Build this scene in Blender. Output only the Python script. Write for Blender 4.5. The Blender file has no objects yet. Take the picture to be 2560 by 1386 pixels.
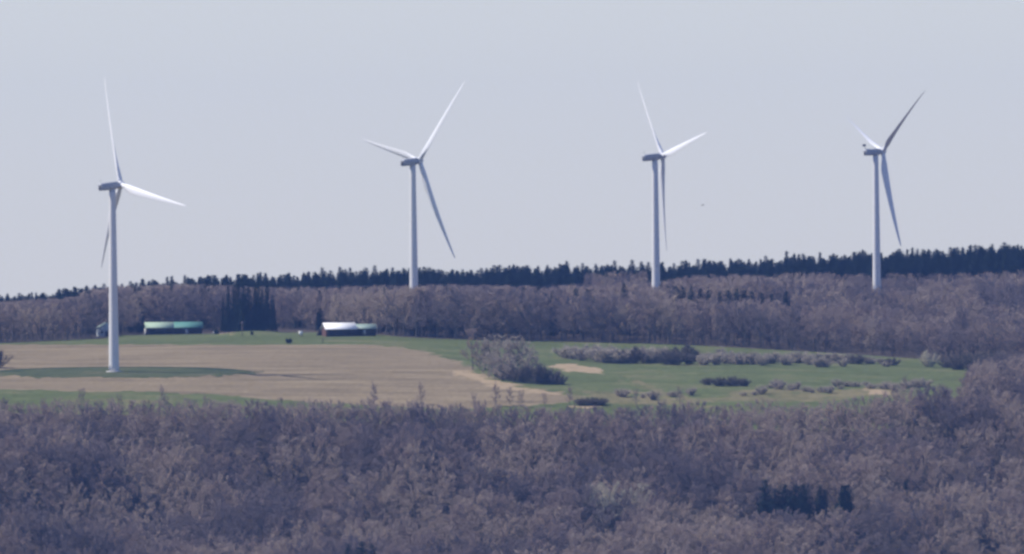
import bpy, math, random
import numpy as np
from mathutils import Vector, Matrix

C = bpy.context.scene
COL = C.collection
rng = np.random.default_rng(7)
random.seed(7)
R = math.radians

# ------------------------------------------------------------------ camera
F = 26000.0                 # focal length in 2560-wide photo pixels: a long telephoto
ROLL = R(0.53)
cr, sr = math.cos(ROLL), math.sin(ROLL)
cam = bpy.data.cameras.new('camera')
cam.sensor_width = 36.0
cam.lens = F / 2560 * 36.0
cam.clip_start = 1.0
cam.clip_end = 40000.0
camo = bpy.data.objects.new('camera', cam)
camo.rotation_euler = (R(90), ROLL, 0)
COL.objects.link(camo)
C.camera = camo
try:
    C.cycles.filter_width = 2.9
    C.cycles.use_denoising = True
    C.cycles.denoiser = 'OPENIMAGEDENOISE'
    C.cycles.denoising_input_passes = 'RGB'
    C.cycles.max_bounces = 5
    C.cycles.diffuse_bounces = 2
    C.cycles.glossy_bounces = 2
    C.cycles.transmission_bounces = 2
    C.cycles.volume_bounces = 0
    C.cycles.transparent_max_bounces = 8
except Exception:
    pass

# ------------------------------------------------------------------ sky, sun, exposure
SUN_EL = R(50)
SUN_AZ = R(-80)             # compass angle from +Y towards +X: sun high on the left, a touch behind the hill
sdir = Vector((math.sin(SUN_AZ) * math.cos(SUN_EL), math.cos(SUN_AZ) * math.cos(SUN_EL), math.sin(SUN_EL)))
W = bpy.data.worlds.new('World')
C.world = W
W.use_nodes = True
nt = W.node_tree
nt.nodes.clear()
sky = nt.nodes.new('ShaderNodeTexSky')
sky.sky_type = 'NISHITA'
sky.sun_disc = False
sky.sun_elevation = SUN_EL
sky.sun_rotation = SUN_AZ
sky.altitude = 0
sky.air_density = 1.0
sky.dust_density = 0.2
sky.ozone_density = 1.0
tint = nt.nodes.new('ShaderNodeMixRGB')
tint.blend_type = 'MULTIPLY'
tint.inputs['Fac'].default_value = 1.0
tint.inputs['Color2'].default_value = (0.65, 0.715, 1.0, 1)
bg = nt.nodes.new('ShaderNodeBackground')
bg.inputs['Strength'].default_value = 0.122
wo = nt.nodes.new('ShaderNodeOutputWorld')
nt.links.new(sky.outputs[0], tint.inputs['Color1'])
# thin even veil of high cloud low over the horizon
wtc = nt.nodes.new('ShaderNodeTexCoord'); wsp = nt.nodes.new('ShaderNodeSeparateXYZ')
wmr = nt.nodes.new('ShaderNodeMapRange'); wmr.interpolation_type = 'SMOOTHSTEP'
wmr.inputs[1].default_value = 0.04; wmr.inputs[2].default_value = 0.22; wmr.inputs[3].default_value = 0.7; wmr.inputs[4].default_value = 0.0
veil = nt.nodes.new('ShaderNodeMixRGB'); veil.inputs['Color2'].default_value = (4.68, 4.72, 4.80, 1)
nt.links.new(wtc.outputs['Generated'], wsp.inputs[0]); nt.links.new(wsp.outputs['Z'], wmr.inputs[0])
nt.links.new(wmr.outputs[0], veil.inputs['Fac']); nt.links.new(tint.outputs[0], veil.inputs['Color1'])
nt.links.new(veil.outputs[0], bg.inputs['Color'])
nt.links.new(bg.outputs[0], wo.inputs['Surface'])
sl = bpy.data.lights.new('sun', 'SUN')
sl.energy = 5.0
sl.angle = R(0.5)
sl.color = (1.0, 0.94, 0.84)
so = bpy.data.objects.new('sun', sl)
so.rotation_euler = (-sdir).to_track_quat('-Z', 'Y').to_euler()
so.location = (-800, 4300, 1200)
COL.objects.link(so)
C.view_settings.view_transform = 'Standard'
C.view_settings.look = 'None'
C.view_settings.exposure = 0.25
C.view_settings.gamma = 1.0
C.view_settings.use_curve_mapping = False
HAZE_DENSITY = 2.9e-5
HAZE_COLOR = (0.22, 0.42, 1.0)

# ------------------------------------------------------------------ helpers
def tag(o, label=None, cat=None, group=None, kind=None):
    if label: o['label'] = label
    if cat: o['category'] = cat
    if group: o['group'] = group
    if kind: o['kind'] = kind
    return o

def empty(name, loc, rz=0.0):
    o = bpy.data.objects.new(name, None)
    o.location = loc
    o.rotation_euler = (0, 0, rz)
    o.empty_display_size = 0.5
    COL.objects.link(o)
    return o

def mesh_np(name, V, T, mats, midx=None, smooth=False):
    """V (n,3), T list of int arrays (m,3) or (m,4) -> mesh"""
    me = bpy.data.meshes.new(name)
    V = np.asarray(V, np.float32)
    blocks = [np.asarray(t, np.int32) for t in T if len(t)]
    me.vertices.add(len(V))
    me.vertices.foreach_set('co', V.ravel())
    loops = np.concatenate([b.ravel() for b in blocks])
    sizes = np.concatenate([np.full(len(b), b.shape[1], np.int32) for b in blocks])
    me.loops.add(len(loops))
    me.loops.foreach_set('vertex_index', loops)
    me.polygons.add(len(sizes))
    st = np.zeros(len(sizes), np.int32)
    st[1:] = np.cumsum(sizes)[:-1]
    me.polygons.foreach_set('loop_start', st)
    for m in mats:
        me.materials.append(m)
    if midx is not None:
        me.polygons.foreach_set('material_index', np.asarray(midx, np.int32))
    if smooth:
        me.polygons.foreach_set('use_smooth', np.ones(len(sizes), bool))
    me.update(calc_edges=True)
    me.validate()
    return me

def obj(name, me, parent=None, loc=None, rz=None):
    o = bpy.data.objects.new(name, me)
    COL.objects.link(o)
    if parent is not None: o.parent = parent
    if loc is not None: o.location = loc
    if rz is not None: o.rotation_euler = (0, 0, rz)
    return o

class MB:
    """collects quads / triangles of one part"""
    def __init__(s):
        s.v = []; s.q = []; s.t = []; s.n = 0
    def add(s, v, q=(), t=()):
        v = np.asarray(v, float).reshape(-1, 3)
        s.v.append(v)
        if len(q): s.q.append(np.asarray(q, int).reshape(-1, 4) + s.n)
        if len(t): s.t.append(np.asarray(t, int).reshape(-1, 3) + s.n)
        s.n += len(v)
    def box(s, x0, x1, y0, y1, z0, z1):
        v = [(x, y, z) for z in (z0, z1) for y in (y0, y1) for x in (x0, x1)]
        s.add(v, [(0, 2, 3, 1), (4, 5, 7, 6), (0, 1, 5, 4), (2, 6, 7, 3), (0, 4, 6, 2), (1, 3, 7, 5)])
    def tube(s, p0, p1, r0, r1, n=5, caps=False):
        s.path([p0, p1], [r0, r1], n, caps)
    def path(s, pts, rad, n=5, caps=False):
        pts = np.asarray(pts, float); k = len(pts)
        d = np.gradient(pts, axis=0)
        d /= np.linalg.norm(d, axis=1)[:, None] + 1e-9
        ref = np.where(np.abs(d[:, 2:3]) > .9, np.array([[1., 0, 0]]), np.array([[0, 0, 1.]]))
        a = np.cross(d, ref); a /= np.linalg.norm(a, axis=1)[:, None] + 1e-9
        b = np.cross(d, a)
        th = np.arange(n) * 2 * np.pi / n
        ring = pts[:, None, :] + np.asarray(rad)[:, None, None] * (np.cos(th)[None, :, None] * a[:, None, :] + np.sin(th)[None, :, None] * b[:, None, :])
        q = []
        for i in range(k - 1):
            for j in range(n):
                jj = (j + 1) % n
                q.append((i * n + j, i * n + jj, (i + 1) * n + jj, (i + 1) * n + j))
        v = ring.reshape(-1, 3)
        t = []
        if caps:
            v = np.concatenate([v, pts[:1], pts[-1:]])
            for j in range(n):
                jj = (j + 1) % n
                t.append((k * n, jj, j)); t.append((k * n + 1, (k - 1) * n + j, (k - 1) * n + jj))
        s.add(v, q, t)
    def mesh(s, name, mats, smooth=False):
        V = np.concatenate(s.v)
        T = []
        if s.q: T.append(np.concatenate(s.q))
        if s.t: T.append(np.concatenate(s.t))
        return mesh_np(name, V, T, mats if isinstance(mats, (list, tuple)) else [mats], smooth=smooth)
    def build(s, name, mat, parent=None, smooth=False, label=None):
        o = obj(name, s.mesh(name, mat, smooth), parent)
        if label: o['label'] = label
        return o

def material(name, rough=0.9, spec=0.15):
    m = bpy.data.materials.new(name)
    m.use_nodes = True
    b = m.node_tree.nodes['Principled BSDF']
    b.inputs['Roughness'].default_value = rough
    b.inputs['Specular IOR Level'].default_value = spec
    return m, m.node_tree, b

def noise_mat(name, cols, scale=0.1, stretch=(1, 1, 1), rough=0.9, spec=0.1, detail=5, obj_random=0.0, coord='Object', metal=0.0):
    """base colour from a noise-driven ramp, plus an own tone for each copy"""
    m, t, b = material(name, rough, spec)
    N = t.nodes; L = t.links
    b.inputs['Metallic'].default_value = metal
    tc = N.new('ShaderNodeTexCoord')
    mp = N.new('ShaderNodeMapping'); mp.inputs['Scale'].default_value = stretch
    nz = N.new('ShaderNodeTexNoise'); nz.inputs['Scale'].default_value = scale; nz.inputs['Detail'].default_value = detail
    nz.inputs['Roughness'].default_value = 0.65
    L.new(tc.outputs[coord], mp.inputs[0]); L.new(mp.outputs[0], nz.inputs['Vector'])
    rp = N.new('ShaderNodeValToRGB')
    el = rp.color_ramp.elements
    while len(el) < len(cols): el.new(0.5)
    for i, c in enumerate(cols):
        el[i].position = 0.3 + 0.4 * i / max(1, len(cols) - 1)
        el[i].color = (*c, 1)
    fac = nz.outputs['Fac']
    if obj_random:
        oi = N.new('ShaderNodeObjectInfo')
        ma = N.new('ShaderNodeMath'); ma.operation = 'MULTIPLY_ADD'
        ma.inputs[1].default_value = obj_random; ma.inputs[2].default_value = -obj_random / 2
        L.new(oi.outputs['Random'], ma.inputs[0])
        ad = N.new('ShaderNodeMath'); ad.operation = 'ADD'
        L.new(ma.outputs[0], ad.inputs[0]); L.new(nz.outputs['Fac'], ad.inputs[1])
        fac = ad.outputs[0]
    L.new(fac, rp.inputs[0]); L.new(rp.outputs[0], b.inputs['Base Color'])
    return m

# ------------------------------------------------------------------ noise on arrays
_lat = np.random.default_rng(3).random((256, 256))
def vnoise(x, y):
    xi = np.floor(x).astype(int); yi = np.floor(y).astype(int)
    fx = x - xi; fy = y - yi
    fx = fx * fx * (3 - 2 * fx); fy = fy * fy * (3 - 2 * fy)
    g = lambda a, b: _lat[a % 256, b % 256]
    return (g(xi, yi) * (1 - fx) + g(xi + 1, yi) * fx) * (1 - fy) + (g(xi, yi + 1) * (1 - fx) + g(xi + 1, yi + 1) * fx) * fy
def fbm(x, y, o=3):
    s = 0; a = 1.0; n = 0
    for i in range(o):
        s = s + a * (vnoise(x * 2 ** i + 17.3 * i, y * 2 ** i + 5.1 * i) - .5); n += a; a *= .5
    return s / n * 2

# ------------------------------------------------------------------ terrain: height profiles worked back from image pixel rows
DK = np.array([3000, 3500, 3650, 3750, 3850, 3950, 4050, 4110, 4140, 4170, 4230, 4290, 4350, 4450, 4560, 4640, 4700, 4760, 4900, 5060, 5300, 5450, 5800, 6500], float)
UK = np.array([0, 900, 1700, 2560], float)
YK = np.array([
 [2430, 1990, 1850, 1700, 1525, 1345, 1165, 1045, 1003, 982, 956, 936, 916, 890, 862, 853, 848, 843, 832, 818, 798, 795, 815, 860],
 [2430, 1990, 1850, 1700, 1525, 1345, 1165, 1050, 1010, 990, 958, 934, 912, 880, 851, 838, 832, 828, 812, 790, 748, 744, 770, 830],
 [2430, 1985, 1840, 1690, 1500, 1320, 1145, 1045, 1010, 992, 968, 947, 930, 904, 880, 860, 846, 830, 795, 778, 728, 722, 750, 810],
 [2430, 1980, 1840, 1690, 1500, 1310, 1130, 1045, 1010, 990, 972, 958, 946, 925, 905, 890, 876, 860, 815, 770, 690, 684, 705, 770]], float)

def pchip(xk, yk, x):
    h = np.diff(xk); d = np.diff(yk) / h
    m = np.zeros_like(yk)
    for i in range(1, len(xk) - 1):
        if d[i - 1] * d[i] > 0:
            w1 = 2 * h[i] + h[i - 1]; w2 = h[i] + 2 * h[i - 1]
            m[i] = (w1 + w2) / (w1 / d[i - 1] + w2 / d[i])
    m[0] = d[0]; m[-1] = d[-1]
    x = np.clip(x, xk[0], xk[-1])
    k = np.clip(np.searchsorted(xk, x) - 1, 0, len(xk) - 2)
    t = (x - xk[k]) / h[k]
    return ((1 + 2 * t) * (1 - t) ** 2 * yk[k] + t * (1 - t) ** 2 * h[k] * m[k] + t * t * (3 - 2 * t) * yk[k + 1] + t * t * (t - 1) * h[k] * m[k + 1])

ZK_D = np.array([-700, -60, 0, 60, 300, 900, 1700, 2500, 3000], float)
ZK_Z = np.array([-6, -2.2, -2.0, -7, -45, -120, -190, -206, -200.4], float)

def terrain(X, D):
    X = np.asarray(X, float); D = np.asarray(D, float)
    X, D = np.broadcast_arrays(X, D)
    Ds = np.clip(D, 3000, 6500)
    u = np.clip(1280 + X * F / Ds, -500, 3060)
    cols = [pchip(DK, YK[i], Ds) for i in range(4)]
    w = np.clip(u, UK[0], UK[-1])
    k = np.clip(np.searchsorted(UK, w) - 1, 0, 2)
    f = (w - UK[k]) / (UK[k + 1] - UK[k]); f = f * f * (3 - 2 * f) * .5 + f * .5
    cs = np.stack(cols)
    y = np.take_along_axis(cs, k[None], 0)[0] * (1 - f) + np.take_along_axis(cs, k[None] + 1, 0)[0] * f
    Xc = np.clip(X, -500, 500)
    z = (-(y - 693) * Ds / F - Xc * sr) / cr
    z = np.where(D > 6500, z - (D - 6500) * .05, z)
    zn = pchip(ZK_D, ZK_Z, np.clip(D, -700, 3000)) + 0 * X
    b = np.clip((D - 2700) / 300, 0, 1)
    z = np.where(D < 3000, zn * (1 - b) + z * b, z)
    # gullies and spurs of the wooded slope
    wgt = np.clip((D - 3600) / 150, 0, 1) * np.clip((4110 - D) / 60, 0, 1)
    z = z + wgt * (13.0 * fbm(X / 52 + .006 * D, D / 52 + 3.1, 2) - 1.0)
    wgt2 = np.clip((D - 4720) / 100, 0, 1) * np.clip((5250 - D) / 80, 0, 1)
    z = z + wgt2 * 1.5 * fbm(X / 60, D / 70, 2)
    # grassy hump by the buildings
    z = z + 2.2 * np.exp(-((X + 117) / 17) ** 2 - ((D - 4655) / 45) ** 2)
    # raised round pad the first turbine stands on
    rr = np.hypot((X + 163.0) / 56, (D - 4291) / 38)
    z = z + 0.9 * np.clip((1.06 - rr) / .12, 0, 1)
    return z

def project(X, D, z):
    return 1280 + F * (X * cr - z * sr) / D, 693 - F * (X * sr + z * cr) / D

def point_at(u, v, d0=3700.0, d1=5600.0):
    """where the sight line of a photo pixel meets the ground"""
    D = np.arange(d0, d1, 1.0)
    dx = u - 1280; dy = v - 693
    X = D * (dx * cr - dy * sr) / F
    z = D * (-dx * sr - dy * cr) / F
    g = terrain(X, D)
    hit = np.nonzero(g >= z)[0]
    i = hit[0] if len(hit) else len(D) - 1
    return Vector((float(X[i]), float(D[i]), float(g[i])))

def at_depth(u, D):
    """ground point at a given distance in the direction of photo column u"""
    X = D * (u - 1280) / F
    for _ in range(3):
        z = float(terrain(X, D)); X = (D * (u - 1280) / F + z * sr) / cr
    return Vector((X, D, float(terrain(X, D))))

# woods' limits (photo column -> distance)
FRONT_U = [-400, 0, 400, 700, 900, 1400, 1800, 2000, 2200, 2300, 2400, 2430, 2465, 2500]
FRONT_D = [4118, 4118, 4114, 4110, 4106, 4100, 4092, 4090, 4090, 4100, 4118, 4300, 4560, 4700]
EDGE_U = [-400, 0, 250, 330, 540, 600, 640, 700, 800, 940, 1000, 1110, 1200, 1400, 1700, 1900, 2050, 2200, 2300, 2380, 2460, 2700]
EDGE_Y = [862, 857, 846, 834, 829, 825, 823, 824, 829, 836, 842, 847, 850, 853, 861, 872, 880, 890, 897, 905, 930, 950]
LIM_U = [-200, 0, 200, 230, 440, 560, 700, 1000, 1100, 1300, 1450, 1640, 1750, 1900, 2050, 2200, 2400, 2560, 2760]
LIM_Y = [768, 757, 745, 719, 713, 716, 722, 715, 713, 717, 714, 706, 690, 690, 682, 688, 684, 677, 670]

STUBBLE = [(-700, 861), (900, 862), (980, 866), (1050, 875), (1110, 890), (1150, 904), (1180, 922), (1235, 948), (1310, 968), (1400, 980), (1440, 996),
           (1400, 1012), (1100, 1022), (900, 1012), (700, 1002), (560, 988), (420, 981), (0, 975), (-700, 975)]
SOILS = [[(1115, 926), (1180, 930), (1230, 948), (1290, 965), (1350, 976), (1420, 990), (1330, 985), (1240, 968), (1160, 945)],
         [(1370, 914), (1440, 911), (1500, 922), (1508, 935), (1450, 930), (1390, 926)],
         [(545, 826), (598, 824), (585, 833), (548, 835)],
         [(2170, 972), (2215, 975), (2220, 985), (2180, 984)], [(1430, 1016), (1490, 1014), (1490, 1020), (1430, 1021)]]

DRY = [[(1820, 978), (1960, 972), (2120, 974), (2230, 968), (2260, 984), (2050, 1004), (1800, 1004)],
       [(1420, 985), (1560, 975), (1660, 985), (1790, 1003), (1700, 1012), (1430, 1010)], [(1560, 940), (1600, 955), (1700, 990), (1640, 990)]]
def in_poly(poly, u, v):
    p = np.asarray(poly, float); r = np.zeros(u.shape, bool)
    j = len(p) - 1
    for i in range(len(p)):
        c = ((p[i, 1] > v) != (p[j, 1] > v)) & (u < (p[j, 0] - p[i, 0]) * (v - p[i, 1]) / (p[j, 1] - p[i, 1] + 1e-12) + p[i, 0])
        r ^= c; j = i
    return r

def is_front_wood(X, D):
    u = 1280 + X * F / D
    return D < np.interp(u, FRONT_U, FRONT_D)

def is_back_wood(X, D):
    z = terrain(X, D); u, v = project(X, D, z)
    return (D > 4520) & (v < np.interp(u, EDGE_U, EDGE_Y) + 1)

# ------------------------------------------------------------------ ground sheets
def axis(parts):
    a = [np.arange(s, e, st) for s, e, st in parts]
    return np.concatenate(a)
gx = axis([(-2600, -700, 100), (-700, -290, 12), (-290, 290, 1.0), (290, 700, 12), (700, 2601, 100)])
gd = axis([(-700, 0, 20), (0, 400, 10), (400, 3000, 50), (3000, 3820, 15), (3820, 4060, 5), (4060, 4740, 1.5), (4740, 5480, 6), (5480, 6500, 40), (6500, 7001, 100)])
GX, GD = np.meshgrid(gx, gd)
GZ = terrain(GX, GD)
cxm = (GX[:-1, :-1] + GX[1:, 1:]) / 2; cdm = (GD[:-1, :-1] + GD[1:, 1:]) / 2
czm = (GZ[:-1, :-1] + GZ[1:, 1:]) / 2
jx = fbm(cxm / 5, cdm / 9, 3); jy = fbm(cxm / 6 + 31, cdm / 10 + 7, 3)
pu, pv = project(cxm, np.maximum(cdm, 10), czm)
pu = pu + 34 * jx; pv = pv + 4.5 * jy
cls = np.zeros(cxm.shape, int)                           # 0 woodland floor
fine = (cdm > 4060) & (cdm < 4740) & (np.abs(cxm) < 290)
bw = is_back_wood(cxm, cdm); fw = is_front_wood(cxm, cdm)
cls[fine & ~bw & ~fw] = 1                                # meadow
cls[fine & ~bw & in_poly(STUBBLE, pu, pv)] = 2           # stubble field
rr = np.hypot((cxm + 163) / 56, (cdm - 4291) / 38) + .09 * jx
cls[fine & (rr < 1)] = 4                                 # turbine pad
cls[fine & (rr < 1.06) & (rr > .74) & (cdm > 4292)] = 5  # darker grass on the far rim of the pad
for s in DRY:
    cls[fine & in_poly(s, pu + 50 * jy, pv + 5 * jx) & (jx + jy > -.5)] = 6
for s in SOILS:
    cls[fine & in_poly(s, pu, pv)] = 3                   # bare soil

def ground_mat(name, cols, s1, stretch, s2, amt, bump=0.3):
    m, t, b = material(name, .95, .05)
    N, L = t.nodes, t.links
    tc = N.new('ShaderNodeTexCoord')
    mp = N.new('ShaderNodeMapping'); mp.inputs['Scale'].default_value = stretch
    L.new(tc.outputs['Object'], mp.inputs[0])
    n1 = N.new('ShaderNodeTexNoise'); n1.inputs['Scale'].default_value = s1; n1.inputs['Detail'].default_value = 8; n1.inputs['Roughness'].default_value = .7
    L.new(mp.outputs[0], n1.inputs['Vector'])
    rp = N.new('ShaderNodeValToRGB'); el = rp.color_ramp.elements
    while len(el) < len(cols): el.new(.5)
    for i, c in enumerate(cols):
        el[i].position = .34 + .32 * i / (len(cols) - 1); el[i].color = (*c, 1)
    L.new(n1.outputs['Fac'], rp.inputs[0])
    n2 = N.new('ShaderNodeTexNoise'); n2.inputs['Scale'].default_value = s2; n2.inputs['Detail'].default_value = 4
    L.new(tc.outputs['Object'], n2.inputs['Vector'])
    mr = N.new('ShaderNodeMapRange'); mr.inputs[1].default_value = .25; mr.inputs[2].default_value = .75
    mr.inputs[3].default_value = 1 - amt; mr.inputs[4].default_value = 1 + amt
    L.new(n2.outputs['Fac'], mr.inputs[0])
    mx = N.new('ShaderNodeMixRGB'); mx.blend_type = 'MULTIPLY'; mx.inputs[0].default_value = 1
    L.new(rp.outputs[0], mx.inputs[1]); L.new(mr.outputs[0], mx.inputs[2])
    L.new(mx.outputs[0], b.inputs['Base Color'])
    bp = N.new('ShaderNodeBump'); bp.inputs['Strength'].default_value = bump; bp.inputs['Distance'].default_value = .5
    L.new(n2.outputs['Fac'], bp.inputs['Height']); L.new(bp.outputs[0], b.inputs['Normal'])
    return m
M_floor = ground_mat('leaf_litter', [(.05, .042, .035), (.075, .06, .05), (.10, .08, .06)], .05, (1, 1, 1), .6, .2)
M_meadow = ground_mat('spring_grass', [(.077, .083, .032), (.082, .103, .036), (.10, .116, .042), (.155, .138, .07)], .05, (.5, .8, 1), .35, .28)
M_stub = ground_mat('corn_stubble', [(.137, .109, .067), (.176, .138, .083), (.215, .168, .101), (.25, .20, .122)], .09, (.22, 1, 1), .5, .24)
M_soil = ground_mat('pale_soil', [(.26, .20, .12), (.33, .25, .155), (.22, .175, .10)], .1, (1, 1, 1), .8, .15)
M_pad = ground_mat('rough_grass', [(.055, .066, .03), (.068, .082, .034), (.10, .095, .05)], .07, (1, .5, 1), .5, .2)
M_pad2 = ground_mat('dark_grass', [(.028, .042, .02), (.045, .062, .028)], .1, (1, .5, 1), .5, .2)
NX = len(gx)
VID = np.arange(GX.size).reshape(GX.shape)
VALL = np.stack([GX.ravel(), GD.ravel(), GZ.ravel()], 1)
quads = np.stack([VID[:-1, :-1], VID[:-1, 1:], VID[1:, 1:], VID[1:, :-1]], -1)
def sheet(name, k, mat, label, cat):
    q = quads[np.isin(cls, k)].reshape(-1, 4)
    ids, inv = np.unique(q, return_inverse=True)
    me = mesh_np(name, VALL[ids], [inv.reshape(-1, 4)], [mat], smooth=True)
    return tag(obj(name, me), label, cat, kind='structure')
sheet('ground', [0], M_floor, 'brown leaf-littered ground under the leafless woods and hills', 'ground')
sheet('meadow', [1], M_meadow, 'green spring grass meadow between the woods and the tan field', 'meadow')
sheet('stubble_field', [2], M_stub, 'pinkish tan harvested field around the nearest wind turbine', 'field')
sheet('bare_soil', [3], M_soil, 'pale bare soil patches beside the thicket and along the meadow', 'soil')
sheet('grass_pad', [4], M_pad, 'round grassy pad at the foot of the nearest wind turbine', 'grass')
sheet('dark_grass_verge', [5], M_pad2, 'dark band of grass rimming the far side of the turbine pad', 'grass')

M_dry = ground_mat('dry_grass', [(.095, .095, .042), (.13, .12, .055), (.16, .14, .07), (.19, .16, .085)], .09, (1, .5, 1), .5, .25)
sheet('dry_grass', [6], M_dry, 'straw-coloured dry grass along the lower edge of the meadow', 'grass')

# ------------------------------------------------------------------ haze: one closed box of even air
def haze():
    mb = MB(); mb.box(-2700, 2700, -800, 7100, -262, 135)
    m = bpy.data.materials.new('haze'); m.use_nodes = True
    t = m.node_tree; t.nodes.clear()
    o = t.nodes.new('ShaderNodeOutputMaterial'); v = t.nodes.new('ShaderNodeVolumePrincipled')
    v.inputs['Density'].default_value = HAZE_DENSITY
    v.inputs['Color'].default_value = (*HAZE_COLOR, 1)
    v.inputs['Anisotropy'].default_value = 0.0
    t.links.new(v.outputs[0], o.inputs['Volume'])
    h = mb.build('haze', m)
    tag(h, 'thin blue haze in the air over the whole valley', 'haze', kind='stuff')
haze()

# ------------------------------------------------------------------ wind turbines
M_tower = noise_mat('tower_paint', [(.66, .645, .625), (.72, .705, .68)], .15, (1, 1, .3), .55, .3, obj_random=.1)
M_blade = noise_mat('blade_paint', [(.76, .76, .76), (.80, .80, .80)], .2, (1, 1, .2), .45, .35)
M_nac = noise_mat('nacelle_paint', [(.36, .37, .39), (.42, .43, .45)], .4, (1, 1, 1), .5, .3)
M_dark = noise_mat('dark_steel', [(.10, .10, .11), (.14, .14, .15)], 1.0, rough=.6)
M_conc = noise_mat('concrete', [(.38, .37, .35), (.48, .46, .43)], .8)
M_door = noise_mat('grey_door', [(.30, .31, .33), (.36, .37, .38)], 1.0)

BR = np.array([1.1, 2.2, 3.6, 6.0, 9.0, 12.0, 16.0, 21.0, 27.0, 33.0, 39.0, 43.5, 46.2, 47.0])
BC = np.array([2.0, 2.0, 2.1, 2.9, 3.45, 3.35, 3.0, 2.6, 2.15, 1.75, 1.3, .95, .6, .2])
BT = np.array([1.0, 1.0, .92, .62, .40, .33, .28, .25, .22, .20, .18, .17, .16, .15])
BW = np.array([16, 16, 16, 15, 13, 11, 8.5, 6, 4, 2.5, 1, 0, 0, 0])
def blade_mesh(pitch):
    n = 20
    th = np.arange(n) * 2 * np.pi / n
    rings = []
    for r, c, t, w in zip(BR, BC, BT, BW):
        x = .5 - .5 * np.cos(th)                         # 0 leading edge .. 1 trailing edge
        circ = .5 * np.sin(th)
        yt = 5 * t * (.2969 * np.sqrt(x) - .126 * x - .3516 * x ** 2 + .2843 * x ** 3 - .1015 * x ** 4) * np.sign(np.sin(th) + 1e-9)
        camber = .035 * np.sin(np.pi * x)
        k = np.clip((t - .4) / .55, 0, 1)
        y = (yt - camber) * (1 - k) + circ * t * k
        xa = (x - .32) * (1 - k) + (x - .5) * k
        p = R(w + pitch); cp, sp = math.cos(p), math.sin(p)
        X = c * (xa * cp - y * -sp); Y = c * (-xa * sp + y * cp)
        rings.append(np.stack([X, Y + .0011 * r * r, np.full(n, r)], 1))
    V = np.concatenate(rings); q = []
    for i in range(len(BR) - 1):
        for j in range(n):
            jj = (j + 1) % n
            q.append((i * n + j, i * n + jj, (i + 1) * n + jj, (i + 1) * n + j))
    V = np.concatenate([V, [[0, 0, 1.1]], [[V[-n:, 0].mean(), V[-n:, 1].mean(), 47.05]]])
    k = (len(BR) - 1) * n
    t = [(len(V) - 2, (j + 1) % n, j) for j in range(n)] + [(len(V) - 1, k + j, k + (j + 1) % n) for j in range(n)]
    return mesh_np('blade', V, [np.array(q), np.array(t)], [M_blade], smooth=True)

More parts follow.
